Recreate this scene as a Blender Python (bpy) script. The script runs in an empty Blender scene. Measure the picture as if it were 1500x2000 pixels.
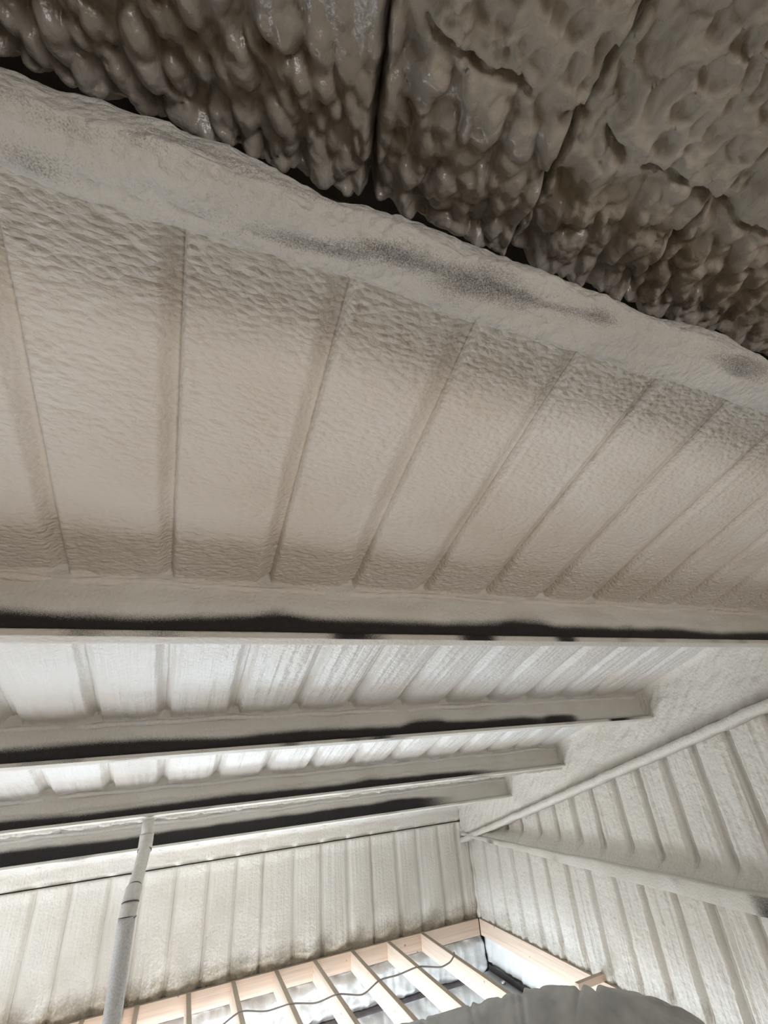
import bpy, math, random
import numpy as np
from mathutils import Matrix, Vector

SC = bpy.context.scene
COL = SC.collection
CZ = 4.35                       # height of the camera above the ground-floor slab

# ------------------------------------------------------------------ camera
YAW, PIT, ROL, FPX = 0.420043131, 0.498501143, -0.0871221019, 851.589741
_f = np.array([math.sin(YAW)*math.cos(PIT), math.cos(YAW)*math.cos(PIT), math.sin(PIT)])
_r = np.array([math.cos(YAW), -math.sin(YAW), 0.0])
_u = np.cross(_r, _f)
_R = math.cos(ROL)*_r + math.sin(ROL)*_u
_U = -math.sin(ROL)*_r + math.cos(ROL)*_u
cam_d = bpy.data.cameras.new('camera')
cam_d.sensor_fit = 'HORIZONTAL'
cam_d.sensor_width = 36.0
cam_d.lens = 36.0*FPX/1500.0
cam_d.clip_start = 0.02
cam = bpy.data.objects.new('camera', cam_d)
COL.objects.link(cam)
m = Matrix(((_R[0], _U[0], -_f[0], 0), (_R[1], _U[1], -_f[1], 0), (_R[2], _U[2], -_f[2], CZ), (0, 0, 0, 1)))
cam.matrix_world = m
SC.camera = cam

# ------------------------------------------------------------------ world, lights, exposure
SC.view_settings.view_transform = 'Standard'
SC.view_settings.look = 'None'
SC.view_settings.gamma = 1.0
SC.view_settings.use_curve_mapping = False
SC.view_settings.exposure = 0.32
SC.cycles.max_bounces = 6
SC.cycles.diffuse_bounces = 4
SC.cycles.glossy_bounces = 2
SC.cycles.use_adaptive_sampling = True
SC.cycles.adaptive_threshold = 0.06
SC.cycles.adaptive_min_samples = 20
SC.cycles.caustics_reflective = False
SC.cycles.sample_clamp_indirect = 6.0
SC.cycles.use_denoising = True

world = bpy.data.worlds.new('overcast_sky')
SC.world = world
world.use_nodes = True
world.node_tree.nodes['Background'].inputs[0].default_value = (0.80, 0.90, 1.0, 1)
world.node_tree.nodes['Background'].inputs[1].default_value = 1.0


def area(name, loc, target, sx, sy, watts, col):
    l = bpy.data.lights.new(name, 'AREA')
    l.shape = 'RECTANGLE'
    l.size, l.size_y = sx, sy
    l.energy = watts
    l.color = col
    o = bpy.data.objects.new(name, l)
    COL.objects.link(o)
    loc = Vector((loc[0], loc[1], loc[2]+CZ))
    target = Vector((target[0], target[1], target[2]+CZ))
    o.location = loc
    o.rotation_euler = (target-loc).to_track_quat('-Z', 'Y').to_euler()
    return o


# daylight through the big roller door on the left, through the window low in the far
# wall; two unseen fills are added, one under the joists, one on the loft behind
area('daylight_door', (-4.3, 3.0, -3.1), (3.0, 4.0, -1.6), 3.2, 2.2, 140, (0.88, 0.94, 1.0))
area('daylight_window', (0.6, 5.45, -3.25), (0.3, 2.2, -0.6), 2.0, 1.0, 95, (0.72, 0.87, 1.0))
area('added_floor_fill', (0.2, 3.7, -3.9), (0.4, 3.0, 0.0), 2.2, 2.2, 72, (0.95, 0.975, 1.0))
area('added_loft_fill', (0.6, -3.3, -1.25), (0.9, 1.2, 0.3), 2.6, 1.6, 72, (1.0, 0.98, 0.96))


# ------------------------------------------------------------------ small helpers
def smooth(a, b, x):
    t = np.clip((np.asarray(x, float)-a)/(b-a), 0, 1)
    return t*t*(3-2*t)


def _hash(ix, iy, seed):
    h = (ix.astype(np.int64)*374761393 + iy.astype(np.int64)*668265263 + seed*974711) & 0xffffffff
    h = ((h ^ (h >> 13))*1274126177) & 0xffffffff
    return h ^ (h >> 16)


def perlin(x, y, seed=0):
    x, y = np.broadcast_arrays(np.asarray(x, float), np.asarray(y, float))
    ix, iy = np.floor(x), np.floor(y)
    fx, fy = x-ix, y-iy
    ux, uy = fx*fx*fx*(fx*(fx*6-15)+10), fy*fy*fy*(fy*(fy*6-15)+10)

    def g(dx, dy):
        a = _hash(ix+dx, iy+dy, seed)*(2*math.pi/4294967296.0)
        return np.cos(a)*(fx-dx) + np.sin(a)*(fy-dy)
    a = g(0, 0)*(1-ux)+g(1, 0)*ux
    b = g(0, 1)*(1-ux)+g(1, 1)*ux
    return (a*(1-uy)+b*uy)*1.4


def fbm(x, y, oct=4, seed=0):
    s, a = 0, 1.0
    for k in range(oct):
        s = s + a*perlin(x*2**k, y*2**k, seed+k*17)
        a *= 0.5
    return s


def domes(x, y, seed=0, rmin=0.45, rmax=0.8):
    """blobby field: the highest of many round domes, about 0..1"""
    ix, iy = np.floor(x), np.floor(y)
    best = np.zeros_like(x)
    for dx in (-1, 0, 1):
        for dy in (-1, 0, 1):
            cx, cy = ix+dx, iy+dy
            h1 = _hash(cx, cy, seed)/4294967296.0
            h2 = _hash(cx, cy, seed+71)/4294967296.0
            h3 = _hash(cx, cy, seed+133)/4294967296.0
            px, py = cx+h1, cy+h2
            r = rmin+(rmax-rmin)*h3
            d2 = ((x-px)**2+(y-py)**2)/(r*r)
            best = np.maximum(best, np.sqrt(np.clip(1-d2, 0, 1))*(0.5+0.5*h3))
    return best


def mesh_obj(name, V, F, mat, parent=None, attr=None, smooth_shade=True, mats=None, midx=None):
    V = np.asarray(V, np.float64).reshape(-1, 3).copy()
    V[:, 2] += CZ
    if parent is not None:
        V -= np.array(parent['_o'])
    me = bpy.data.meshes.new(name)
    F = np.asarray(F)
    nv, nf, k = len(V), len(F), F.shape[1]
    me.vertices.add(nv)
    me.vertices.foreach_set('co', V.astype(np.float32).ravel())
    me.loops.add(nf*k)
    me.loops.foreach_set('vertex_index', F.astype(np.int32).ravel())
    me.polygons.add(nf)
    me.polygons.foreach_set('loop_start', (np.arange(nf)*k).astype(np.int32))
    me.polygons.foreach_set('loop_total', np.full(nf, k, np.int32))
    if smooth_shade:
        me.polygons.foreach_set('use_smooth', np.ones(nf, bool))
    for mt in (mats or [mat]):
        me.materials.append(mt)
    if midx is not None:
        me.polygons.foreach_set('material_index', np.asarray(midx, np.int32))
    me.update(calc_edges=True)
    if attr:
        for k2, a in attr.items():
            at = me.attributes.new(k2, 'FLOAT', 'POINT')
            at.data.foreach_set('value', np.asarray(a, np.float32).ravel())
    me.validate()
    o = bpy.data.objects.new(name, me)
    COL.objects.link(o)
    if parent is not None:
        o.parent = parent
    return o


def empty(name, loc, label=None, cat=None, group=None, kind=None):
    o = bpy.data.objects.new(name, None)
    COL.objects.link(o)
    o.empty_display_size = 0.1
    o.location = (loc[0], loc[1], loc[2]+CZ)
    o['_o'] = (loc[0], loc[1], loc[2]+CZ)
    tag(o, label, cat, group, kind)
    return o


def tag(o, label=None, cat=None, group=None, kind=None):
    for k, v in (('label', label), ('category', cat), ('group', group), ('kind', kind)):
        if v:
            o[k] = v
    return o


def grid_faces(nu, nv, flip=False):
    i = np.arange(nu-1)[:, None]*nv+np.arange(nv-1)[None, :]
    q = np.stack([i, i+nv, i+nv+1, i+1], -1).reshape(-1, 4)
    return q[:, ::-1] if flip else q


def heightfield(name, parent, mat, O, U, V, N, us, vs, hfun, back, attrfun=None):
    """grid over (u,v), raised by hfun along N, closed by a skirt and a flat back `back` behind"""
    O, U, V, N = [np.asarray(a, float) for a in (O, U, V, N)]
    uu, vv = np.meshgrid(us, vs, indexing='ij')
    h = hfun(uu, vv)
    nu, nv = uu.shape
    P = O+uu[..., None]*U+vv[..., None]*V+h[..., None]*N
    B = O+uu[..., None]*U+vv[..., None]*V-np.full_like(h, back)[..., None]*N
    flip = np.dot(np.cross(U, V), N) < 0
    F = grid_faces(nu, nv, flip)
    idx = np.arange(nu*nv).reshape(nu, nv)
    ring = np.concatenate([idx[:-1, 0], idx[-1, :-1], idx[:0:-1, -1], idx[0, :0:-1]])
    rb = np.arange(len(ring))+nu*nv
    nx = np.roll(ring, -1)
    nb = np.roll(rb, -1)
    S = np.stack([ring, rb, nb, nx], -1)
    if flip:
        S = S[:, ::-1]
    verts = np.concatenate([P.reshape(-1, 3), B.reshape(-1, 3)[ring]])
    F = np.concatenate([F, S])
    attr = None
    if attrfun is not None:
        a = attrfun(uu, vv, h)
        attr = {k: np.concatenate([x.ravel(), x.ravel()[ring]]) for k, x in a.items()}
    return mesh_obj(name, verts, F, mat, parent, attr)


BOXF = np.array([[0, 3, 2, 1], [4, 5, 6, 7], [0, 1, 5, 4], [1, 2, 6, 5], [2, 3, 7, 6], [3, 0, 4, 7]])


def box(name, a, b, mat, parent=None, bevel=0.0, mats=None, midx=None):
    (x0, y0, z0), (x1, y1, z1) = a, b
    V = [(x0, y0, z0), (x1, y0, z0), (x1, y1, z0), (x0, y1, z0), (x0, y0, z1), (x1, y0, z1), (x1, y1, z1), (x0, y1, z1)]
    o = mesh_obj(name, V, BOXF, mat, parent, smooth_shade=False, mats=mats, midx=midx)
    if bevel:
        md = o.modifiers.new('bevel', 'BEVEL')
        md.width = bevel
        md.segments = 2
    return o


def tube(path, rad, ns=20, caps=True, wob=None):
    path = np.asarray(path, float)
    rad = np.broadcast_to(np.asarray(rad, float), (len(path),))
    T = np.gradient(path, axis=0)
    T /= np.linalg.norm(T, axis=1)[:, None]
    ref = np.array([0, 1, 0.]) if abs(T[0] @ np.array([0, 1, 0.])) < .9 else np.array([1, 0, 0.])
    V = []
    A = np.cross(T[0], ref)
    A /= np.linalg.norm(A)
    ang = np.linspace(0, 2*math.pi, ns, endpoint=False)
    for i in range(len(path)):
        A = A-T[i]*(A @ T[i])
        A /= np.linalg.norm(A)
        B = np.cross(T[i], A)
        r = rad[i]*(1+(wob(i, ang) if wob else 0*ang))
        V.append(path[i]+(np.cos(ang)*r)[:, None]*A+(np.sin(ang)*r)[:, None]*B)
    V = np.concatenate(V)
    n = len(path)
    F = []
    for i in range(n-1):
        for k in range(ns):
            F.append((i*ns+k, i*ns+(k+1) % ns, (i+1)*ns+(k+1) % ns, (i+1)*ns+k))
    if caps:
        c0 = len(V)
        V = np.concatenate([V, path[:1], path[-1:]])
        for k in range(0, ns, 2):
            F.append((c0, (k+2) % ns, k+1, k))
            e = (n-1)*ns
            F.append((c0+1, e+k, e+k+1, e+(k+2) % ns))
    return V, np.array(F)


# ------------------------------------------------------------------ materials
def new_mat(name):
    mt = bpy.data.materials.new(name)
    mt.use_nodes = True
    nt = mt.node_tree
    b = nt.nodes['Principled BSDF']
    return mt, nt, b


def N(nt, t, **kw):
    n = nt.nodes.new(t)
    for k, v in kw.items():
        n.inputs[k].default_value = v
    return n


def ramp(nt, fac, stops):
    r = nt.nodes.new('ShaderNodeValToRGB')
    e = r.color_ramp.elements
    while len(e) < len(stops):
        e.new(0.5)
    for k, (p, c) in enumerate(stops):
        e[k].position = p
        e[k].color = (*c, 1) if len(c) == 3 else c
    nt.links.new(fac, r.inputs[0])
    return r.outputs[0]


def foam_mat(name, c1, c2, rough, bscale, bstr, bdist=0.006, spec=0.35, cover=False, stretch=(1, 1, 1), streak=None, sstr=0.6, dust_shade=False):
    mt, nt, b = new_mat(name)
    L = nt.links
    tc = nt.nodes.new('ShaderNodeTexCoord')
    n1 = N(nt, 'ShaderNodeTexNoise', Scale=2.2, Detail=2.0, Roughness=0.6)
    L.new(tc.outputs['Object'], n1.inputs['Vector'])
    col = ramp(nt, n1.outputs['Fac'], [(0.30, c2), (0.62, c1)])
    n2 = N(nt, 'ShaderNodeTexNoise', Scale=bscale, Detail=3.0, Roughness=0.62)
    mp = nt.nodes.new('ShaderNodeMapping')
    mp.inputs['Scale'].default_value = stretch
    L.new(tc.outputs['Object'], mp.inputs['Vector'])
    L.new(mp.outputs[0], n2.inputs['Vector'])
    v = N(nt, 'ShaderNodeTexVoronoi', Scale=bscale*0.75)
    L.new(mp.outputs[0], v.inputs['Vector'])
    ad = nt.nodes.new('ShaderNodeMath')
    ad.operation = 'SUBTRACT'
    L.new(n2.outputs['Fac'], ad.inputs[0])
    L.new(v.outputs['Distance'], ad.inputs[1])
    bp = N(nt, 'ShaderNodeBump', Strength=bstr, Distance=bdist)
    if streak:
        m2 = nt.nodes.new('ShaderNodeMapping')
        m2.inputs['Scale'].default_value = streak
        L.new(tc.outputs['Object'], m2.inputs['Vector'])
        n5 = N(nt, 'ShaderNodeTexNoise', Scale=1.0, Detail=3.0, Roughness=0.6)
        L.new(m2.outputs[0], n5.inputs['Vector'])
        ma = nt.nodes.new('ShaderNodeMath')
        ma.operation = 'MULTIPLY_ADD'
        L.new(n5.outputs['Fac'], ma.inputs[0])
        ma.inputs[1].default_value = sstr*3
        L.new(ad.outputs[0], ma.inputs[2])
        L.new(ma.outputs[0], bp.inputs['Height'])
    else:
        L.new(ad.outputs[0], bp.inputs['Height'])
    L.new(bp.outputs[0], b.inputs['Normal'])
    b.inputs['Roughness'].default_value = rough
    b.inputs['Specular IOR Level'].default_value = spec
    if cover:
        at = nt.nodes.new('ShaderNodeAttribute')
        at.attribute_name = 'cover'
        n3 = N(nt, 'ShaderNodeTexNoise', Scale=420.0, Detail=2.0)
        L.new(tc.outputs['Object'], n3.inputs['Vector'])
        s = nt.nodes.new('ShaderNodeMath')
        s.operation = 'MULTIPLY_ADD'
        L.new(n3.outputs['Fac'], s.inputs[0])
        s.inputs[1].default_value = 0.9
        s.inputs[2].default_value = -0.45
        s2 = nt.nodes.new('ShaderNodeMath')
        s2.operation = 'ADD'
        L.new(s.outputs[0], s2.inputs[0])
        L.new(at.outputs['Fac'], s2.inputs[1])
        fac = ramp(nt, s2.outputs[0], [(0.25, (0, 0, 0)), (0.8, (1, 1, 1))])
        mx = nt.nodes.new('ShaderNodeMix')
        mx.data_type = 'RGBA'
        L.new(fac, mx.inputs['Factor'])
        mx.inputs['A'].default_value = (0.022, 0.018, 0.017, 1)
        L.new(col, mx.inputs['B'])
        L.new(mx.outputs['Result'], b.inputs['Base Color'])
    elif dust_shade:  # dust on the far wall, painted rim shade on the gable
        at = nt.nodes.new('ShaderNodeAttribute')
        at.attribute_name = 'dust_shade'
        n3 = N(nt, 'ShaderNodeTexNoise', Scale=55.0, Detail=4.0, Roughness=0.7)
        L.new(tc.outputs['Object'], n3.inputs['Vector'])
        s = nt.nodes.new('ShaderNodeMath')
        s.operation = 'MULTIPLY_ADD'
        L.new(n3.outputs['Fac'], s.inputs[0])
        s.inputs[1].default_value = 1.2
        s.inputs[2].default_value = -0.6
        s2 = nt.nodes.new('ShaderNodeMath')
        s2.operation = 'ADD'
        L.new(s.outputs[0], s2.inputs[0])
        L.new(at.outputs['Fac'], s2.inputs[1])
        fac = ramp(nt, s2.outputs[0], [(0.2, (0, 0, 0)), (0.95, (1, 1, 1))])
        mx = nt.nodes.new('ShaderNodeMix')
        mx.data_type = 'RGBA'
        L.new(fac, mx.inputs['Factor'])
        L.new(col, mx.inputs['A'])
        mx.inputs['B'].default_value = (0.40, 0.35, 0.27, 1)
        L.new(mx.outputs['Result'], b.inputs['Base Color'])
    else:
        L.new(col, b.inputs['Base Color'])
    return mt


def plain(name, c, rough=0.6, metal=0.0, noise=0.0, scale=20.0, bump=0.0):
    mt, nt, b = new_mat(name)
    b.inputs['Roughness'].default_value = rough
    b.inputs['Metallic'].default_value = metal
    tc = nt.nodes.new('ShaderNodeTexCoord')
    n1 = N(nt, 'ShaderNodeTexNoise', Scale=scale, Detail=5.0)
    nt.links.new(tc.outputs['Object'], n1.inputs['Vector'])
    lo = tuple(x*(1-noise) for x in c)
    col = ramp(nt, n1.outputs['Fac'], [(0.35, lo), (0.65, c)])
    nt.links.new(col, b.inputs['Base Color'])
    if bump:
        bp = N(nt, 'ShaderNodeBump', Strength=bump, Distance=0.004)
        nt.links.new(n1.outputs['Fac'], bp.inputs['Height'])
        nt.links.new(bp.outputs[0], b.inputs['Normal'])
    return mt


def wood_mat(name, base, axis):
    mt, nt, b = new_mat(name)
    L = nt.links
    tc = nt.nodes.new('ShaderNodeTexCoord')
    mp = nt.nodes.new('ShaderNodeMapping')
    sc = [55.0, 55.0, 55.0]
    sc[axis] = 1.6
    mp.inputs['Scale'].default_value = sc
    L.new(tc.outputs['Object'], mp.inputs['Vector'])
    n1 = N(nt, 'ShaderNodeTexNoise', Scale=1.0, Detail=4.0, Distortion=0.6)
    L.new(mp.outputs[0], n1.inputs['Vector'])
    dark = tuple(x*0.84 for x in base)
    col = ramp(nt, n1.outputs['Fac'], [(0.35, dark), (0.6, base)])
    v = N(nt, 'ShaderNodeTexVoronoi', Scale=7.0)
    L.new(tc.outputs['Object'], v.inputs['Vector'])
    kn = ramp(nt, v.outputs['Distance'], [(0.05, (0.42, 0.24, 0.13)), (0.085, (1, 1, 1))])
    mx = nt.nodes.new('ShaderNodeMix')
    mx.data_type = 'RGBA'
    mx.blend_type = 'MULTIPLY'
    mx.inputs['Factor'].default_value = 0.8
    L.new(col, mx.inputs['A'])
    L.new(kn, mx.inputs['B'])
    L.new(mx.outputs['Result'], b.inputs['Base Color'])
    b.inputs['Roughness'].default_value = 0.7
    return mt


M_ROOF = foam_mat('spray_foam_roof', (0.775, 0.715, 0.645), (0.71, 0.635, 0.55), 0.55, 85.0, 0.65, bdist=.006, stretch=(0.7, 1.25, 1.25), streak=(60, 2, 2), sstr=.06)
M_ROOFW = foam_mat('spray_foam_roof_pale', (0.76, 0.74, 0.71), (0.72, 0.68, 0.625), 0.42, 75.0, 0.55, spec=0.5, stretch=(0.8, 1.2, 1.2), streak=(70, 2.0, 2.0), sstr=.7)
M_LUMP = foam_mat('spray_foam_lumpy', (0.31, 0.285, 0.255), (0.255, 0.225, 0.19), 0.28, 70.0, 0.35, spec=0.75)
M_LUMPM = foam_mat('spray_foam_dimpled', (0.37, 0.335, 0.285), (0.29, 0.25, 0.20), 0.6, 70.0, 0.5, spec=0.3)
M_BLANKET = foam_mat('foam_blanket_dusted', (0.64, 0.61, 0.565), (0.55, 0.52, 0.48), 0.65, 75.0, 0.95, cover=True)
M_WALL = foam_mat('spray_foam_wall', (0.78, 0.745, 0.69), (0.74, 0.695, 0.625), 0.6, 70.0, 0.55, streak=(75, 75, 1.6), sstr=.8, dust_shade=True)
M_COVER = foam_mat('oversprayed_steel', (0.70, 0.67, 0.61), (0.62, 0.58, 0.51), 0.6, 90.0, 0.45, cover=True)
M_LOWER = foam_mat('spray_foam_lower', (0.84, 0.87, 0.88), (0.80, 0.81, 0.80), 0.5, 40.0, 0.4)
M_SHEET = plain('galvanized_sheet', (0.45, 0.46, 0.47), 0.5, 0.3, 0.1)
M_STEEL = plain('dark_red_primer_steel', (0.045, 0.035, 0.034), 0.55, 0.0, 0.3)
M_GIRT = plain('purple_grey_primer', (0.20, 0.17, 0.18), 0.55, 0.0, 0.3)
M_CONC = plain('concrete_slab', (0.55, 0.54, 0.52), 0.8, 0.0, 0.2, 3.0, 0.2)
M_PINE_Y = wood_mat('pine_along_y', (0.83, 0.66, 0.53), 1)
M_PINE_X = wood_mat('pine_along_x', (0.83, 0.65, 0.52), 0)
M_DUST_SHADE = foam_mat('dusty_shaded_overspray_on_wood', (0.46, 0.385, 0.30), (0.38, 0.315, 0.24), 0.8, 120.0, 0.4)  # dusty tops, painted darker still for the shade on their upper faces
M_PLY = plain('plywood_deck', (0.55, 0.42, 0.28), 0.7, 0.0, 0.25, 6.0)
M_PIPE = plain('oversprayed_pipe', (0.66, 0.63, 0.58), 0.55, 0.0, 0.12, 60.0, 0.35)
M_PIPEG = plain('grey_dusted_pipe', (0.62, 0.61, 0.60), 0.6, 0.0, 0.25, 130.0, 0.3)
M_RING = plain('dark_joint_line', (0.10, 0.07, 0.08), 0.6)
M_WIRE = plain('grey_cable_sheath', (0.30, 0.27, 0.25), 0.5)
M_DUCT = plain('dusty_grey_plastic', (0.52, 0.515, 0.485), 0.5, 0.0, 0.30, 9.0, 0.2)
M_BOLT = plain('zinc_bolt', (0.7, 0.7, 0.7), 0.35, 0.8)

# ------------------------------------------------------------------ roof geometry (camera-relative metres)
TH1 = math.radians(16.95)
D1 = 0.985
S1 = np.array([0, math.cos(TH1), -math.sin(TH1)])      # down the far slope
N1 = np.array([0, math.sin(TH1), math.cos(TH1)])       # outward
TH2 = math.radians(18.29)
D2 = 0.75
S2 = np.array([0, -math.cos(TH2), -math.sin(TH2)])     # down the near slope
N2 = np.array([0, -math.sin(TH2), math.cos(TH2)])
XA = np.array([1.0, 0, 0])
XL, XG = -4.5, 3.235
YW, YN = 5.6, -4.75
ZF = -CZ
ZJ = -1.705
TS = 0.16                                                # foam surface to sheet


def apex(d1, d2):
    A = np.array([[N1[1], N1[2]], [N2[1], N2[2]]])
    return np.linalg.solve(A, [d1, d2])


def slab(name, pts_in, x0, x1, mat, parent=None):
    """prism: a closed outline in (y,z) run from x0 to x1 is awkward for quads, so a four-point section only"""
    V = [(x0, *p) for p in pts_in]+[(x1, *p) for p in pts_in]
    F = [[0, 1, 2, 3], [7, 6, 5, 4], [0, 4, 5, 1], [1, 5, 6, 2], [2, 6, 7, 3], [3, 7, 4, 0]]
    return mesh_obj(name, V, np.array(F), mat, parent, smooth_shade=False)


ay, az = apex(D1+TS, D2+TS)
by, bz = apex(D1+TS+.03, D2+TS+.03)
ZE = (D1+TS-N1[1]*(YW+.25))/N1[2]
ZN = (D2+TS-N2[1]*(YN-.25))/N2[2]

ceiling = empty('ceiling', (0, ay, az), kind='structure')
slab('roof_sheet', [(ay, az), (YW+.25, ZE), (YW+.25, ZE+.03), (by, bz)], XL-.1, XG+.2, M_SHEET, ceiling)
slab('roof_sheet', [(ay, az), (by, bz), (YN-.25, ZN+.03), (YN-.25, ZN)], XL-.1, XG+.2, M_SHEET, ceiling)

RIB = [-4.5, -4.18, -3.87, -3.56, -3.25, -2.94, -2.63, -2.32, -2.0, -1.69, -1.38, -1.06, -.735, -.41, -.114, .21, .53, .845,
       1.15, 1.47, 1.777, 2.09, 2.37, 2.65, 2.93, 3.215]
PUR = [0.20, 1.338, 2.475, 3.535, 4.43]                   # purlin webs, distance down the far slope
PH = [0.786, 0.757, 0.800, 0.808, 0.803]                    # their bottom flanges
BAYEND = (YW-N1[1]*D1)/S1[1]


def groove(t, wid, depth, edge):
    return depth*(1-smooth(wid*.5-edge, wid*.5+edge, np.abs(t)))


def roof_h(x0, x1, v0, v1, bay, seed):
    rng = random.Random(seed)
    wl, wr = rng.uniform(.040, .062), rng.uniform(.040, .062)
    soft = rng.uniform(.040, .075)
    hole = rng.random() < .4

    def h(u, v):
        # a groove runs along each side of the pad where the metal rib is
        if bay == 1:
            wob = .004*perlin(u*0+seed*3.1, v*7, seed)*smooth(0, .02, u-x0)*smooth(0, .02, x1-u)
            ml = smooth(.009, .0, u-x0+wob)
            mr = smooth(soft, .004, x1-u+wob)
            g, mk = .024*np.maximum(ml, mr), 1-np.maximum(ml, mr)
            ridge = .006*np.exp(-((u-x0-.020)/.014)**2)*smooth(-.2, .4, perlin(u*0+seed, v*2.2, seed+30))
        else:
            wob = .005*perlin(u*0+seed*3.1, v*6, seed)
            ml = groove(u-x0, wl+wob, 1, .009)
            mr = groove(u-x1, wr+wob, 1, .014)
            g, mk = (.027 if bay < 5 else .003)*np.maximum(ml, mr), 1-.9*np.maximum(ml, mr)
            ridge = 0
        bulge = .008*np.sin(math.pi*np.clip((u-x0)/(x1-x0), 0, 1))
        rip = (.0022 if bay == 1 else .0016)*fbm(u*34, v*62, 3, seed) + .0035*fbm(u*6, v*5, 3, seed+5)
        st = (.0012, .005, .0055, .005)[min(bay-1, 3)]
        streak = st*fbm(u*27, v*.9+seed, 3, seed+9)
        edge_rough = smooth(.05, .0, np.abs(u-x0-.035))*.003*perlin(u*60, v*80, seed+3)
        # pad rounds off at the top, and rolls onto the purlin web at its foot
        e = smooth(.09, .0, v1-v)*(-.006)+smooth(.035, 0.0, v1-v+.012*perlin(u*9, v*0, seed+1))*.016
        e0 = smooth(.05, 0, v-v0)*.01
        notch = -.05*smooth(.9, 1, np.maximum(ml, mr))*smooth(.045, .03, v1-v)*smooth(.012, .02, v1-v) if hole and bay < 5 else 0
        return -g+ridge+(bulge+rip+streak+edge_rough)*mk+e+e0-.004+notch
    return h


bays = [(PUR[0]-.055, PUR[1]), (PUR[1]+.004, PUR[2]), (PUR[2]+.004, PUR[3]), (PUR[3]+.004, PUR[4]), (PUR[4]+.004, BAYEND+.05)]
for b, (v0, v1) in enumerate(bays, 1):
    for k in range(len(RIB)-1):
        x0, x1 = RIB[k], RIB[k+1]
        near = x1 > -1.5
        res = (.0055, .008, .010, .012, .015)[b-1] if near else .03
        us = np.linspace(x0, x1, max(4, int(round((x1-x0)/res))))
        vs = np.linspace(v0, v1, max(4, int(round((v1-v0)/(res*1.15)))))
        heightfield('foam_panel', ceiling, M_ROOF if b == 1 else M_ROOFW, N1*D1, XA, S1, -N1, us, vs,
                    roof_h(x0, x1, v0, v1, b, b*101+k*7+3), TS-.01)

# near slope: thick lumpy foam, deep cracks along the ribs
RIB2 = [-4.5, -4.1, -3.7, -3.3, -2.9, -2.5, -2.1, -1.7, -1.38, -1.06, -.75, -.45, .197, .518, .846, 1.19, 1.50, 1.79, 2.1, 2.42, 2.74, 3.0, 3.215]
APY, APZ = apex(D1, D2)
V0 = 0.0                                                  # v runs down the near slope from y = 0.40


def skew2(x, v):
    return np.clip(v, 0, .6)*(-.22)                       # the pads lie slightly off square


def lump_h(k, x0, x1, seed):
    def h(u, v):
        us = u-skew2(u, v)
        wob = .010*fbm(v*9+seed, u*2, 3, seed)+.004*perlin(v*45, u*20, seed+8)
        a, b = us-x0+wob, x1-us+.6*wob
        el = domes(us*20+.35*fbm(us*14, v*14, 2, seed), v*15+.35*fbm(us*14+9, v*14, 2, seed+4), seed, .5, .75)
        sm = domes(us*34+.5*fbm(us*20, v*20, 2, seed+1), v*28, seed+31)
        amp = np.clip(.35+.9*smooth(.62, .12, v)+.35*fbm(us*3.2, v*3.2, 2, seed+77), .12, 1.15)
        if k == 11:                                       # the wide left bay: lumps all over, smooth high up on its right
            d = perlin(us*13+v*9, (v-us*.5)*9, seed)*.3
            el = domes((us*.94+v*.35)*34+d, (v*.94-us*.35)*22, seed, .5, .8)
            amp = 1.05*smooth(.40, .24, v+.55*(us+.10))+.10
        if k == 13:
            amp = .85*smooth(.40, .22, v+.04*fbm(us*9, v*9, 2, 5))+.22
        if k == 14:
            amp = .9*smooth(.33, .18, v)+.35
        if k == 15:
            amp = .30+.5*smooth(.12, .02, v)
        # craters instead of lumps further down the slope
        cr = domes(us*30+.4*fbm(us*18, v*18, 2, seed+3), v*27+.3*fbm(us*18+5, v*18, 2, seed+4), seed+55, .4, .62)
        w = smooth(.25, .30, v+.02*fbm(us*8, v*8, 2, seed+61)) if k >= 12 else 0*v
        relief = amp*(.027*el+.012*sm)*(1-w)+w*(.024-.030*cr*np.clip(.75+.5*fbm(us*4, v*4, 2, seed+6), .2, 1.2))
        tex = .0022*fbm(us*45, v*45, 3, seed+2)+.004*fbm(us*5, v*5, 2, seed+12)
        edge = -.050*smooth(.012, .0, a)-.027*smooth(.070, .042, a+.01*perlin(v*30, us*5, seed+9))-.046*smooth(.016, -.002, b)
        rib_lump = smooth(.05, .02, a)*.008*domes(us*40, v*30, seed+91)
        crack = 0
        if k >= 12:
            c = .265+.012*fbm(us*7, us*0, 2, seed)-.004*(k-13)
            gate = smooth(.0, .25, perlin(us*12+3, us*0+seed, seed+19)+.22)
            crack = -.022*smooth(.008, .001, np.abs(v-c))*gate+.006*smooth(.03, .0, np.abs(v-c-.02))
        lip = -.018*smooth(.02, .0, v+.006*perlin(us*20, us*0, seed))+.012*smooth(.05, .015, v)*smooth(.0, .02, v)
        return relief+tex+edge+rib_lump+crack+lip-.010
    return h


Y20 = 0.398
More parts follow.
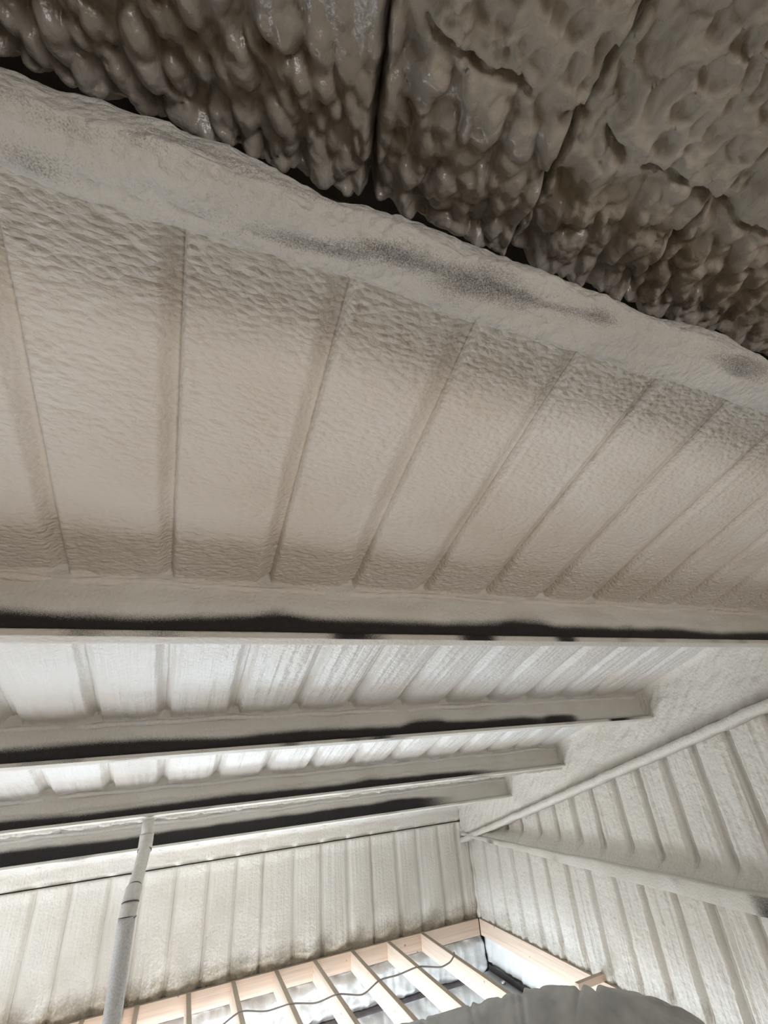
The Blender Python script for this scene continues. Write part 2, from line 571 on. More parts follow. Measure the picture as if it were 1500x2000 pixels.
# point of the near foam plane at y = Y20
P20 = np.array([0, Y20, (D2-N2[1]*Y20)/N2[2]])
VEND = (Y20-YN)/math.cos(TH2)
for k in range(len(RIB2)-1):
    x0, x1 = RIB2[k], RIB2[k+1]
    near = x1 > -.8 and x0 < 2.2
    res = .004 if near else .02
    Uv = XA
    us = np.linspace(x0, x1, int(round((x1-x0)/res)))
    vs = np.linspace(0, .78, int(round(.78/res)))
    hf = lump_h(k, x0, x1, 400+k*13)

    def skewed(u, v, hf=hf):
        return hf(u+skew2(u, v), v)
    # the pad itself is skewed: u shifts a little with v
    uu, vv = np.meshgrid(us, vs, indexing='ij')
    hh = skewed(uu, vv)
    X = uu+skew2(uu, vv)
    P = P20+X[..., None]*XA+vv[..., None]*S2-hh[..., None]*N2
    B = P20+X[..., None]*XA+vv[..., None]*S2+.15*N2
    nu, nv = uu.shape
    F = grid_faces(nu, nv, False)
    idx = np.arange(nu*nv).reshape(nu, nv)
    ring = np.concatenate([idx[:-1, 0], idx[-1, :-1], idx[:0:-1, -1], idx[0, :0:-1]])
    rb = np.arange(len(ring))+nu*nv
    S_ = np.stack([ring, rb, np.roll(rb, -1), np.roll(ring, -1)], -1)
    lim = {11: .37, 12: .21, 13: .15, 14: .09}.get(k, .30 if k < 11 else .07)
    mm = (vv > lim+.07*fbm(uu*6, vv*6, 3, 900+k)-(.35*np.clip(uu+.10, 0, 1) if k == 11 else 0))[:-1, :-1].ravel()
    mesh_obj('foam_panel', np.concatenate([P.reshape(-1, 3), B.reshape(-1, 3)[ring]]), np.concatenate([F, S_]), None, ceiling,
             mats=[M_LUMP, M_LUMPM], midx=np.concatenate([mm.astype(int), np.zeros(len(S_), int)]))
    vs2 = np.linspace(.78, VEND, 140)
    us2 = np.linspace(x0, x1, 14)
    heightfield('foam_panel', ceiling, M_LUMPM, P20+XA*(-.22*.6), XA, S2, -N2, us2, vs2,
                lambda u, v, s=k: .012*fbm(u*14, v*14, 3, s)-.03*smooth(.02, 0, u-x0)-.03*smooth(.02, 0, x1-u), .15)

# ------------------------------------------------------------------ purlins
ORD = ['beside the ridge, its flange thickly blanketed with foam', 'above the pale second bay, crossing the photo level',
       'between the second and third bays, dark stripe along its web', 'carrying the grey pipe, ragged foam under its flange',
       'nearest the far wall, last below the pipe head']
XEND = [3.2, 3.2, 3.2, 3.2, 3.2]


def strip(name, parent, mat, a, b, c, d, nx, nv, x0, x1, disp, cover, thick_dir, thick):
    """grid strip between profile points a..b (s,d) along x, with thickness"""
    us = np.linspace(x0, x1, nx)
    vs = np.linspace(0, 1, nv)
    A = S1*a[0]+N1*a[1]
    Bv = (S1*b[0]+N1*b[1])-A
    Nn = S1*thick_dir[0]+N1*thick_dir[1]
    return heightfield(name, parent, mat, A, XA, Bv, Nn, us, vs, disp, thick, lambda u, v, h: {'cover': cover(u, v)})


for i, (s, h) in enumerate(zip(PUR, PH)):
    x1 = XEND[i]
    root = empty('purlin', tuple(S1*s+N1*h+XA*x1), 'foam-coated steel roof purlin '+ORD[i], 'purlin', 'roof purlins of the far slope')
    sd = 50+i*31
    nx = int((x1-XL)/(.012 if i < 2 else .02))
    darkw = (.16, .30, .30, .24, .40)[i]

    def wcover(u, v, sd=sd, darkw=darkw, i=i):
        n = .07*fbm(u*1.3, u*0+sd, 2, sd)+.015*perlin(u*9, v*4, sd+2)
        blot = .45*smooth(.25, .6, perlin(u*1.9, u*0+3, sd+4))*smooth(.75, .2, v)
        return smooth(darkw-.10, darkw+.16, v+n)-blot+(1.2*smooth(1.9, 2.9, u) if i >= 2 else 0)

    def wdisp(u, v, sd=sd, darkw=darkw):
        n = .12*fbm(u*2.2, u*0+sd, 3, sd+6)-.14*np.abs(perlin(u*4.2, u*0+2, sd+7))
        film = .012*smooth(darkw+.06, darkw+.11, v+n)+.010*smooth(.62, .67, v+1.3*n+.05*perlin(u*11, u*0, sd))+.018*smooth(.84, .97, v+.5*n)
        return film+.0015*fbm(u*30, v*5, 3, sd+1)*smooth(darkw, darkw+.2, v)+.004*smooth(.3, .6, v)*fbm(u*6, v*2, 2, sd+8)
    top = D1+.06
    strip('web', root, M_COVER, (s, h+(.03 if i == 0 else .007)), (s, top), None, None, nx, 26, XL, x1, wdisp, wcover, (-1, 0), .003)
    fw = (.078, .046, .05, .055, .055)[i]
    rough = (.004, .0008, .001, .0015, .001)[i]

    def fdisp(u, v, sd=sd, rough=rough, i=i):
        r = rough*fbm(u*8, v*1.5, 3, sd+11)+.0006*fbm(u*60, v*5, 2, sd)
        if i == 0:
            r = r+.014*np.sin(math.pi*np.clip(v, 0, 1))+.007*fbm(u*5, v*1.4, 3, sd+14)*smooth(0, .25, v)+.003*fbm(u*40, v*5, 2, sd+15)-.02*smooth(.08, 0, v)+.008*smooth(.93, 1, v)
        return r

    def fcover(u, v, sd=sd, i=i):
        base = 1.0-.55*smooth(.25, .6, perlin(u*2.3, v*.8+5, sd+21))
        if i == 0:
            base = 1.0-.50*smooth(-.05, .65, fbm(u*3.1+v*.5, v*1.1, 3, sd+21))*smooth(.98, .8, v)
        return base
    if i == 0:                                            # foam blanket: one rounded skin round lip and flange
        pf = np.array([(.118, .916), (.107, .885), (.104, .84), (.106, .805), (.118, .785), (.140, .778), (.165, .779), (.188, .784), (.203, .793), (.208, .805), (.204, .82)])
        tk = np.linspace(0, 1, len(pf))
        tv = np.linspace(0, 1, 40)
        prof = np.stack([np.interp(tv, tk, pf[:, k]) for k in (0, 1)], -1)
        for _ in range(3):
            prof[1:-1] = (prof[:-2]+2*prof[1:-1]+prof[2:])/4
        tg = np.gradient(prof, axis=0)
        tg /= np.linalg.norm(tg, axis=1)[:, None]
        nr = np.stack([tg[:, 1], -tg[:, 0]], -1)          # outward: away from the roof
        xs = np.linspace(XL, x1, int((x1-XL)/.010))
        uu, vv = np.meshgrid(xs, tv, indexing='ij')
        ds = .015*fbm(uu*3.3, vv*2.4, 3, 514)+.0045*fbm(uu*14, vv*7, 3, 515)+.0022*fbm(uu*55, vv*14, 2, 516)-.012*smooth(.2, .7, perlin(uu*2.7, vv*1.8, 517))
        ds = ds*smooth(1.0, .8, vv)+.010*perlin(uu*2.5, uu*0, 518)*smooth(.25, .0, vv)
        sdv = prof[None]-ds[..., None]*-nr[None]*1.0
        Pv = uu[..., None]*XA+sdv[..., 0:1]*S1+sdv[..., 1:2]*N1
        cvx = .98-.50*smooth(-.25, .75, fbm(uu*2.9+vv*.6, vv*2.6, 3, 71+sd))*smooth(.10, .35, vv)*smooth(.82, .68, vv)-.22*smooth(.34, .08, vv)
        FB = grid_faces(len(xs), 40, False)
        mesh_obj('foam_blanket', Pv.reshape(-1, 3), FB, M_BLANKET, root, {'cover': cvx})
        box('flange', (XL, S1[1]*.16+N1[1]*.84-.02, S1[2]*.16+N1[2]*.84-.002), (x1, S1[1]*.16+N1[1]*.84+.02, S1[2]*.16+N1[2]*.84+.002), M_STEEL, root)
    else:
        strip('flange', root, M_COVER, (s-fw, h), (s, h), None, None, nx, 6, XL, x1, fdisp, fcover, (0, -1), .004)

        def lcover(u, v, sd=sd, i=i):
            return 1.0-.95*smooth(-.15, .6, fbm(u*2.6, u*0+1, 2, sd+33))*(1 if i in (1, 2) else .4)
        lh = (0, .018, .014, .012, .014)[i]
        strip('lip', root, M_COVER, (s-fw, h-.001), (s-fw, h+lh), None, None, nx, 4, XL, x1,
              lambda u, v, sd=sd, rough=rough: rough*fbm(u*9, v*1.5, 3, sd+41)+.001, lcover, (-1, 0), .004)
    # bead of foam where the roof foam meets the web
    xs = np.linspace(XL, x1, int((x1-XL)/.02))
    bs = s-.012-.010*fbm(xs*3, xs*0, 2, sd+51)
    bd = D1-.018-.010*fbm(xs*3+7, xs*0, 2, sd+52)
    path = xs[:, None]*XA+bs[:, None]*S1+bd[:, None]*N1
    Vv, Ff = tube(path, .014+.006*perlin(xs*8, xs*0, sd+53), 8)
    mesh_obj('foam_bead', Vv, Ff, M_ROOF if i < 2 else M_ROOFW, root)
    if i == 3:                                            # ragged crust hanging under the flange that carries the pipe
        us = np.linspace(XL, x1, 380)
        strip('foam_crust', root, M_WALL, (s-.004, h-.001), (s+.012, h+.03), None, None, 380, 8, XL, x1,
              lambda u, v: .010+.010*fbm(u*12, v*1.5, 4, 99)+.008*np.abs(perlin(u*30, v*2, 98)), lambda u, v: 1+0*u, (.4, -1), .004)

# ------------------------------------------------------------------ far wall
wall_back = empty('wall_back', (0, YW+.2, ZF), kind='structure')
YS = YW+.16
# sheet with a window opening low down
WX0, WX1, WZ0, WZ1 = -.4, 1.6, -3.75, -2.75
box('wall_sheet', (XL, YS, ZF), (WX0, YS+.03, ZE), M_SHEET, wall_back)
box('wall_sheet', (WX1, YS, ZF), (XG+.2, YS+.03, ZE), M_SHEET, wall_back)
box('wall_sheet', (WX0, YS, ZF), (WX1, YS+.03, WZ0), M_SHEET, wall_back)
box('wall_sheet', (WX0, YS, WZ1), (WX1, YS+.03, ZE), M_SHEET, wall_back)
WR = [-4.5, -4.22, -3.93, -3.64, -3.35, -3.06, -2.77, -2.48, -2.19, -1.9, -1.61, -1.32, -1.034, -.778, -.486, -.225, .055, .343,
      .595, .85, 1.158, 1.443, 1.726, 1.996, 2.289, 2.544, 2.83, 3.07, 3.235]
ZC = -.805                                                # crack under the foam on the eave strut


def wall_h(x0, x1, z0, z1, seed, amp=1.0, dp=.022, wid=.045):
    rng = random.Random(seed)
    w0, w1 = rng.uniform(wid*.55, wid*1.25), rng.uniform(wid*.55, wid*1.25)

    def h(u, v):
        wob = .006*perlin(v*5, u*0+seed, seed)
        ml, mr = groove(u-x0, w0+wob, 1, .008), groove(u-x1, w1+wob, 1, .016)
        g = dp*np.maximum(ml, mr)
        mk = 1-.85*np.maximum(ml, mr)
        st = amp*(.0042*fbm(u*34, v*.8, 3, seed+1)+.0022*perlin(u*95, v*1.5, seed+2))
        return -g+(st+amp*.002*fbm(u*30, v*30, 2, seed+3)+.006*fbm(u*4, v*3, 2, seed+4)+.008*np.sin(math.pi*np.clip((u-x0)/(x1-x0), 0, 1)))*mk
    return h


for k in range(len(WR)-1):
    x0, x1 = WR[k], WR[k+1]
    near = x1 > -1.6
    res = .009 if near else .04
    z0, z1 = ZJ-.01, ZC-.012
    us = np.linspace(x0, x1, max(5, int((x1-x0)/res)))
    vs = np.linspace(z0, z1, max(5, int((z1-z0)/(res*1.4))))
    wh = wall_h(x0, x1, z0, z1, 700+k*11, .9)

    def hh(u, v, wh=wh, z0=z0, z1=z1):
        low = smooth(.13, 0.0, v-z0)
        return wh(u, v)*(1-.3*low)+low*.014*fbm(u*16, v*16, 3, 77)-.035*smooth(.10, .02, v-z0+.03*fbm(u*5, u*0, 2, 79))+.016*smooth(.10, .0, z1-v+.02*perlin(u*7, u*0, 71))
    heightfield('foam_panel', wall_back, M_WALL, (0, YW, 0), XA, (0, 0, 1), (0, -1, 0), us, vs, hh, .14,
                lambda u, v, h, z0=z0: {'dust_shade': .95*smooth(.25, .04, v-z0+.06*fbm(u*4, u*0, 3, 79))})

# smooth foam over the eave strut, a ragged dark crack below it
us = np.linspace(XL, XG-.02, 420)
vs = np.linspace(0, 1, 16)
zr = (D1-N1[1]*YW)/N1[2]+.02
heightfield('eave_strut_foam', wall_back, M_WALL, (0, YW-.012, ZC), XA, (0, 0, zr-ZC), (0, -1, 0), us, vs,
            lambda u, v: .006*fbm(u*4, v*2, 3, 61)+.020*smooth(.75, 1, v)-.018*smooth(.22, .0, v+.10*fbm(u*3.5, u*0, 2, 62)), .14)
box('eave_strut', (XL, YW+.03, ZC-.05), (XG, YW+.14, ZC+.06), M_STEEL, wall_back)

# lower storey foam: lumpy bands between girts
gx = np.linspace(XL, XG, 330)
for (z0, z1) in ((-2.15, -1.86), (-2.72, -2.185), (-4.3, -3.80)):
    us = np.linspace(XL, XG, 420)
    vs = np.linspace(z0, z1, 40)

    def lo(u, v, z0=z0, z1=z1):
        t = (v-z0)/(z1-z0)
        e = .05*(smooth(0, .22, t+.12*fbm(u*5, u*0, 2, 31))*smooth(1.0, .8, t+.10*fbm(u*5, u*0+4, 2, 32)))
        pleat = .016*fbm(u*16, v*3.5, 3, 33)+.02*fbm(u*5, v*6, 3, 35)+.012*domes(u*9, v*9, 37)
        return e+pleat-.03
    heightfield('foam_band', wall_back, M_LOWER, (0, YW+.02, 0), XA, (0, 0, 1), (0, -1, 0), us, vs, lo, .12)
for (xa, xb) in ((XL, WX0), (WX1, XG)):
    us = np.linspace(xa, xb, 120)
    vs = np.linspace(-3.78, -2.74, 50)
    heightfield('foam_band', wall_back, M_LOWER, (0, YW+.02, 0), XA, (0, 0, 1), (0, -1, 0), us, vs,
                lambda u, v: .03*fbm(u*9, v*6, 3, 36), .12)
win = empty('window_1', (.6, YW+.16, WZ0), kind='structure')
for a, b in (((WX0, YS-.02, WZ0), (WX0+.05, YS+.05, WZ1)), ((WX1-.05, YS-.02, WZ0), (WX1, YS+.05, WZ1)),
             ((WX0+.05, YS-.02, WZ0), (WX1-.05, YS+.05, WZ0+.05)), ((WX0+.05, YS-.02, WZ1-.05), (WX1-.05, YS+.05, WZ1)),
             ((.58, YS-.02, WZ0+.05), (.62, YS+.05, WZ1-.05))):
    box('window_frame', a, b, M_SHEET, win)

# ------------------------------------------------------------------ gable wall
wall_right = empty('wall_right', (XG+.2, 0, ZF), kind='structure')
YA = ay
V = [(XG+.16, YN-.2, ZF), (XG+.16, YW+.2, ZF), (XG+.16, YW+.2, ZE), (XG+.16, ay, az), (XG+.16, YN-.2, ZN),
     (XG+.19, YN-.2, ZF), (XG+.19, YW+.2, ZF), (XG+.19, YW+.2, ZE), (XG+.19, ay, az), (XG+.19, YN-.2, ZN)]
mesh_obj('wall_sheet', V, np.array([[0, 1, 2, 3], [5, 8, 7, 6]]), M_SHEET, wall_right, smooth_shade=False)
mesh_obj('wall_sheet', V, np.array([[0, 3, 4], [5, 9, 8]]), M_SHEET, wall_right, smooth_shade=False)
GR = [YW]+[2.92+.265*k for k in range(9, -30, -1)]
GR = [y for y in GR if y > YN]+[YN]
GZ = -.93                                                # girt


def raf_bot(y):
    return .545-.2755*y if y > ay else .545-.2755*(2*ay-y)


for k in range(len(GR)-1):
    y1, y0 = GR[k], GR[k+1]
    near = y1 > 1.2
    res = .009 if near else .04
    us = np.linspace(y0, y1, max(5, int((y1-y0)/res)))
    ym = (y0+y1)/2
    for part in (0, 1):
        if part == 0:
            zt = max(raf_bot(y0), raf_bot(y1))+.10
            zb = GZ+.02
        else:
            zt, zb = GZ, ZJ-.005
        if zt-zb < .03:
            continue
        vs = np.linspace(zb, zt, max(5, int((zt-zb)/(res*1.5))))
        wh = wall_h(y0, y1, zb, zt, 1200+k*17+part, 2.6, .042, .055)

        def hh(u, v, wh=wh, zb=zb, part=part):
            if part == 0:
                low = smooth(.13, .03, v-zb+.02*perlin(u*6, u*0, 5))
                return wh(u, v)*(1-low)+low*.02+.10*smooth(.10, -.02, v-zb)
            low = smooth(.16, .02, v-zb)
            return wh(u, v)*(1-.6*low)+low*.008*fbm(u*14, v*14, 3, 78)
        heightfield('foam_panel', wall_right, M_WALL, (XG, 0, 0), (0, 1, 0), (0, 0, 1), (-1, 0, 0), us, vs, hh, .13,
                    lambda u, v, h, part=part, zb=zb: {'dust_shade': (.55 if part else .25)*smooth(.22, .04, v-zb+.05*fbm(u*4, u*0, 3, 80))})  # gable foam darker toward its foot: shade above the rim painted in
# lower storey foam on the gable
for (z0, z1) in ((-2.06, -1.85), (-3.1, -2.13), (-4.3, -3.16)):
    us = np.linspace(YN, YW, 300)
    vs = np.linspace(z0, z1, 30)
    heightfield('foam_band', wall_right, M_LOWER, (XG+.03, 0, 0), (0, 1, 0), (0, 0, 1), (-1, 0, 0), us, vs,
                lambda u, v: .02*fbm(u*14, v*3, 3, 39)+.01*domes(u*9, v*9, 41), .12)
# foam in the corner between the two walls
zs = np.linspace(ZJ, ZC+.05, 90)
path = np.stack([XG+.025+.010*fbm(zs*5, zs*0, 2, 5), YW+.025+.010*fbm(zs*5+9, zs*0, 2, 6), zs], -1)
Vv, Ff = tube(path, .045+.012*perlin(zs*9, zs*0, 8), 12)
mesh_obj('foam_corner', Vv, Ff, M_WALL, wall_right)

# ------------------------------------------------------------------ gable rafter
raf = empty('gable_rafter', (3.2, YW-.1, ZC), 'foam-covered gable rafter running up above the right wall', 'rafter')
ys = np.linspace(YW-.02, .45, 360)
us = ys[::-1]
vs = np.linspace(0, 1, 46)


def rz(uu, vv):
    top = (D1-N1[1]*uu)/N1[2]+.03
    bot = .545-.2755*uu
    return bot+(top-bot)*vv


uu, vv = np.meshgrid(us, vs, indexing='ij')
hh = .012*fbm(uu*3, vv*1.5, 3, 21)+.007*fbm(uu*16+vv*5, vv*3, 3, 22)+.0065*fbm(uu*45+vv*20, vv*9, 2, 23)*smooth(4.2, 2.4, uu)+.04*smooth(.80, 1.0, vv)**2
hh += -.03*smooth(.16, .0, vv)+.03*smooth(2.6, 4.4, uu)
P = np.stack([3.155-hh, uu, rz(uu, vv)], -1)
nu, nv = uu.shape
B = P.copy()
B[..., 0] = 3.225
idx = np.arange(nu*nv).reshape(nu, nv)
ring = np.concatenate([idx[:-1, 0], idx[-1, :-1], idx[:0:-1, -1], idx[0, :0:-1]])
rb = np.arange(len(ring))+nu*nv
S_ = np.stack([ring, np.roll(ring, -1), np.roll(rb, -1), rb], -1)
mesh_obj('web', np.concatenate([P.reshape(-1, 3), B.reshape(-1, 3)[ring]]), np.concatenate([grid_faces(nu, nv, True), S_]), M_WALL, raf)
# flange with foam: half-round bar along the foot of the web
xs = ys
fz = .545-.2755*xs-.004+.006*fbm(xs*5, xs*0, 2, 24)
prof = np.array([[3.225, .030], [3.11, .030], [3.096, .026], [3.094, .004], [3.094, -.016], [3.104, -.022], [3.225, -.020]])
rg = .004*fbm(xs*18, xs*0, 3, 27)*smooth(3.4, 2.2, xs)
Vv = np.concatenate([np.stack([prof[:, 0]-rg[i]*(prof[:, 0] < 3.2)+.004*perlin(np.full(7, xs[i]*14), prof[:, 1]*60, 26),
                               np.full(7, xs[i]), fz[i]+prof[:, 1]], -1) for i in range(len(xs))])
Ff = []
for i in range(len(xs)-1):
    for k in range(7):
        Ff.append((i*7+k, (i+1)*7+k, (i+1)*7+(k+1) % 7, i*7+(k+1) % 7))
mesh_obj('flange', Vv, np.array(Ff), M_WALL, raf)
# mirrored half down the near slope
raf2 = empty('gable_rafter', (3.2, YN, -.8), 'foam-covered gable rafter on the near slope, outside the photo', 'rafter')
Vv = Vv.copy()
Vv[:, 1] = 2*ay-Vv[:, 1]
mesh_obj('flange', Vv, np.array(Ff)[:, ::-1], M_WALL, raf2)

# ------------------------------------------------------------------ girt on the gable wall
girt = empty('wall_girt', (3.15, 2.0, GZ), 'foam-coated horizontal girt across the right wall, pale with dark spots', 'girt')
ys = np.linspace(YN, YW-.06, 700)
prof = np.array([[3.24, .02], [3.13, .034], [3.104, .033], [3.098, .024], [3.097, -.022], [3.101, -.031], [3.125, -.033], [3.24, -.030]])
n = len(prof)
fil = .016*fbm(ys*5, ys*0, 4, 81)
fz = GZ+.008*fbm(ys*3, ys*0, 2, 82)
taper = .5+1.15*smooth(YW, 2.0, ys)
Vv = np.concatenate([np.stack([prof[:, 0]-fil[i]*(prof[:, 0] < 3.2)*.8+.005*perlin(np.full(n, ys[i]*9), prof[:, 1]*40, 83),
                               np.full(n, ys[i]), fz[i]+prof[:, 1]*taper[i]], -1) for i in range(len(ys))])
Ff = []
for i in range(len(ys)-1):
    for k in range(n):
        Ff.append((i*n+k, i*n+(k+1) % n, (i+1)*n+(k+1) % n, (i+1)*n+k))
cv = np.concatenate([np.clip(1.05-.8*smooth(.15, .85, fbm(np.full(n, ys[i]*2.1), prof[:, 1]*3, 2, 85))*(prof[:, 1] < .03), 0, 1) for i in range(len(ys))])
mesh_obj('lip', Vv, np.array(Ff), M_COVER, girt, {'cover': cv})

# ------------------------------------------------------------------ other walls, floor
floor = box('floor', (XL-1.5, YN-.4, ZF-.1), (XG+.4, YW+.4, ZF), M_CONC)
tag(floor, kind='structure')
wall_left = empty('wall_left', (XL, 0, ZF), kind='structure')
DY0, DY1, DZ = 1.2, 4.9, -1.9
for a, b in (((XL-.03, DY1, ZF), (XL, YW+.2, ZE)), ((XL-.03, YN-.2, ZF), (XL, DY0, -.8)), ((XL-.03, DY0, DZ), (XL, DY1, -.5))):
    box('wall_sheet', a, b, M_SHEET, wall_left)
V = [(XL, YN-.2, -.8), (XL, YW+.2, -.8), (XL, YW+.2, ZE), (XL, ay, az+.02), (XL, YN-.2, ZN)]
mesh_obj('wall_sheet', V, np.array([[0, 3, 2, 1]]), M_SHEET, wall_left, smooth_shade=False)
mesh_obj('wall_sheet', V, np.array([[0, 4, 3]]), M_SHEET, wall_left, smooth_shade=False)
wall_front = empty('wall_front', (0, YN, ZF), kind='structure')
for a, b in (((XL, YN-.05, ZF), (1.6, YN-.02, ZN+.02)), ((2.8, YN-.05, ZF), (XG+.2, YN-.02, ZN+.02)), ((1.6, YN-.05, ZF), (2.8, YN-.02, -1.4))):
    box('wall_sheet', a, b, M_SHEET, wall_front)

# ------------------------------------------------------------------ loft framing
JT = .038
rimb = box('rim_board', (XL+.02, YW-.008, ZJ-.138), (XG-.03, YW+.03, ZJ), None, None, .002, [M_PINE_X, M_DUST_SHADE], [0, 1, 0, 0, 0, 0])
tag(rimb, 'long pine rim board along the far wall, crossed by the joist ends', 'rim board')
rimg = box('rim_board', (XG-.022, 1.2, ZJ-.138), (XG+.016, YW-.010, ZJ), None, None, .002, [M_PINE_Y, M_DUST_SHADE], [0, 1, 0, 0, 0, 0])
tag(rimg, 'pine rim board running along the right gable wall', 'rim board')
JX = [2.512, 2.130, 1.744, 1.368, 1.006, .628, .261, -.131]
nth = ['first joist out from the right gable wall', 'second joist from the right gable wall', 'third joist from the right gable wall',
       'fourth joist from the right gable wall', 'fifth joist from the right gable wall', 'sixth joist from the right gable wall',
       'seventh joist from the right gable wall', 'joist just right of the grey pipe', 'joist hidden behind the grey pipe', 'nearest joist left of the grey pipe',
       'second joist left of the grey pipe', 'third joist left of the grey pipe', 'fourth joist left of the grey pipe']
rng = random.Random(4)
for k, x in enumerate(JX+[-.245, -.52, -.90, -1.28, -1.66]):
    bend = rng.uniform(-.004, .004)
    if k == 6:
        bend = -.012
    o = box('floor_joist', (x-JT/2, -2.0, ZJ-.14), (x+JT/2, YW-.009, ZJ+.002+bend*.2), None, None, .002, [M_PINE_Y, M_DUST_SHADE], [0, 1, 0, 0, 0, 0])
    lab = 'pine floor joist with dusty, shade-darkened top edge, '+nth[k]
    tag(o, lab, 'joist', 'floor joists of the loft')
deck = box('loft_floor', (XL+.02, -4.7, ZJ+.003), (XG-.03, 2.15, ZJ+.021), M_PLY)
tag(deck, kind='structure')
blk = box('lumber_block', (0, 0, 0), (.30, .038, .045), M_DUST_SHADE, None, .003, [M_PINE_X, M_DUST_SHADE], [0, 1, 0, 0, 0, 0])
blk.location = (2.95, 3.78, ZJ+.004)
blk.rotation_euler = (0, 0, .05)
blk.location.z = ZJ+.003
tag(blk, 'short scrap of lumber lying across the right rim board', 'lumber')

# lower girts seen between the joists
lg = box('lower_girt', (XL, YW-.005, -2.180), (XG-.05, YW+.12, -2.155), M_GIRT)
tag(lg, 'dark steel girt low on the far wall, seen between joists', 'girt')
lg2 = empty('lower_girt', (XG-.05, 3.0, -2.1), 'pale steel girt with bolt low on the right wall below the joists', 'girt')
box('flange', (XG-.10, YN, -2.125), (XG+.05, YW-.08, -2.105), M_SHEET, lg2)
box('web', (XG-.02, YN, -2.125), (XG-.01, YW-.08, -2.06), M_STEEL, lg2)
Vv, Ff = tube([(XG-.07, 5.2, -2.105), (XG-.07, 5.2, -2.085)], .02, 12)
mesh_obj('bolt', Vv, Ff, M_BOLT, lg2)

# ------------------------------------------------------------------ pipe
YP = 3.40
pipe = empty('vent_pipe', (-.18, 3.05, ZJ-.2), 'grey-white oversprayed vent pipe dropping from a purlin past the joists', 'pipe')


def seg(name, pts, rad, mat, ns=20):
    Vv, Ff = tube(np.array(pts), rad, ns)
    return mesh_obj(name, Vv, Ff, mat, pipe)



def bend(p, n=10):
    """soften the corners of a polyline"""
    p = np.array(p, float)
    t = np.linspace(0, len(p)-1, n*(len(p)-1)+1)
    q = np.stack([np.interp(t, range(len(p)), p[:, k]) for k in range(3)], -1)
    for _ in range(n//2):
        q[1:-1] = (q[:-2]+2*q[1:-1]+q[2:])/4
    return q


seg('pipe_section', [(-.163, 3.575, -.262), (-.161, 3.575, -.345)], .033, M_PIPE)
seg('elbow', bend([(-.161, 3.575, -.335), (-.160, 3.572, -.375), (-.160, 3.555, -.412)], 8), .0385, M_PIPE)
seg('joint_ring', [(-.160, 3.556, -.411), (-.160, 3.553, -.416)], .0392, M_RING)
seg('pipe_section', bend([(-.160, 3.560, -.405), (-.163, 3.47, -.46), (-.170, 3.37, -.522), (-.173, 3.315, -.548)], 8), .034, M_PIPE)
seg('joint_ring', [(-.173, 3.325, -.541), (-.173, 3.320, -.545)], .0365, M_RING)
seg('coupling', bend([(-.173, 3.318, -.545), (-.175, 3.285, -.575), (-.178, 3.265, -.605), (-.180, 3.255, -.648)], 8), .0405, M_PIPE)
seg('joint_ring', [(-.177, 3.268, -.592), (-.177, 3.266, -.597)], .0413, M_RING)
seg('joint_ring', [(-.180, 3.256, -.647), (-.180, 3.256, -.653)], .0418, M_RING)
zz = np.linspace(-.645, ZJ-.6, 60)
seg('pipe_section', np.stack([-.180+.003*np.sin(zz*4), np.full(60, 3.252), zz], -1), .0405+.0012*perlin(zz*25, zz*0, 3), M_PIPEG, 24)

# ------------------------------------------------------------------ cable over the joists
zt = ZJ+.008
W = [(-.8, 5.10, -.03), (-.3, 5.02, -.05), (.261, 4.97, 0), (.42, 4.92, -.06), (.628, 4.99, 0), (.82, 4.93, -.03), (1.006, 4.87, 0), (1.19, 4.83, -.03), (1.368, 4.81, 0), (1.56, 4.75, -.035),
     (1.744, 4.84, 0), (1.93, 4.88, -.02), (2.130, 4.88, 0), (2.32, 4.82, -.03), (2.43, 4.85, -.025), (2.512, 4.90, 0.0), (2.53, 4.95, .0)]
W = [(x*1.0, y, zt+dz) for x, y, dz in W]
Vv, Ff = tube(bend(W, 8), .0065, 8)
cab = mesh_obj('cable', Vv, Ff, M_WIRE)
tag(cab, 'thin grey cable sagging across the tops of the floor joists', 'cable')

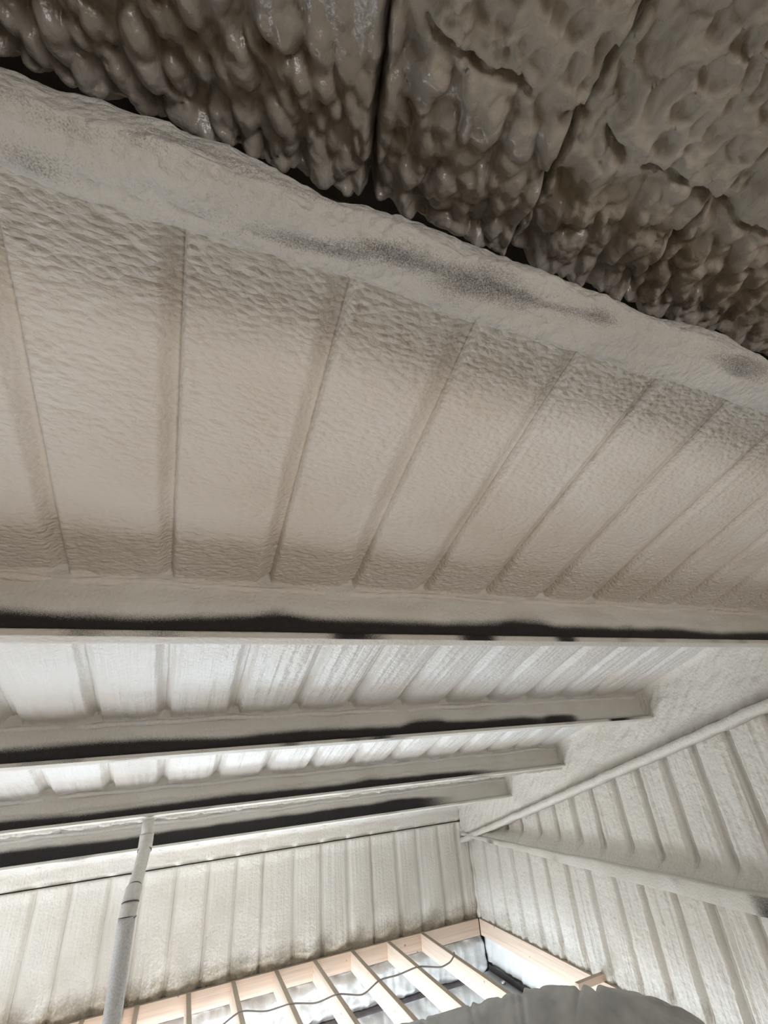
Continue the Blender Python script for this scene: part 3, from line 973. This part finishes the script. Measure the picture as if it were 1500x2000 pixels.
# ------------------------------------------------------------------ grey wrapped duct, arched over in the foreground
C0 = np.array([.583*2.55, .745*2.55, 0])
Tt = np.array([.745, -.583, 0])
Dd = np.array([.583, .745, 0])
cl = [(-1.9, .10, -1.425), (-1.5, .06, -1.41), (-1.1, .03, -1.42), (-.75, .01, -1.36), (-.38, 0, -1.272), (-.10, 0, -1.222), (.10, 0, -1.222), (.26, .02, -1.245),
      (.42, .06, -1.31), (.52, .10, -1.40), (.56, .14, -1.50), (.58, .18, -1.62)]
path = bend([C0+Tt*a+Dd*(b+.08)+np.array([0, 0, c+.064]) for a, b, c in cl], 36)
n = len(path)
tt = np.linspace(0, 1, n)
al = np.interp(tt, np.linspace(0, 1, len(cl)), [c[0] for c in cl])
rad = np.interp(al, [-1.9, -1.0, .2, .40, .50, .56, .6], [.27, .28, .275, .255, .22, .18, .15])


_rc = random.Random(12)
CREASE = [(_rc.uniform(-1.2, .5), _rc.uniform(-.10, .10), _rc.uniform(.015, .055), _rc.uniform(.006, .016), _rc.uniform(0, 6.28), _rc.uniform(.6, 2.2)) for _ in range(70)]


def wrinkle(i, ang):
    a = al[i]
    g = smooth(.12, .42, a)
    cr = 0*ang
    for a0, sl, dp, wd, ph, ln in CREASE:
        dd = (ang-ph+math.pi) % (2*math.pi)-math.pi
        x = a-a0-sl*dd-.012*np.sin(3*dd+ph)
        cr = cr+dp*np.exp(-(x/wd)**2)*smooth(ln, ln*.5, np.abs(dd))-.35*dp*np.exp(-((x-2*wd)/(wd*1.3))**2)*smooth(ln, ln*.5, np.abs(dd))
    gather = g*.12*(1-np.abs(perlin(a*9+ang*.5, ang*3.0, 17)))**4
    return -cr*(1-.5*g)+.012*fbm(np.full_like(ang, a*3), ang*1.0, 2, 19)-gather+.004*perlin(a*60, ang*2, 23)


Vv, Ff = tube(path, rad, 96, True, wrinkle)
duct = mesh_obj('flexible_duct', Vv, Ff, M_DUCT)
tag(duct, 'creased grey plastic duct arching up in the foreground, gathered at its right end', 'duct')
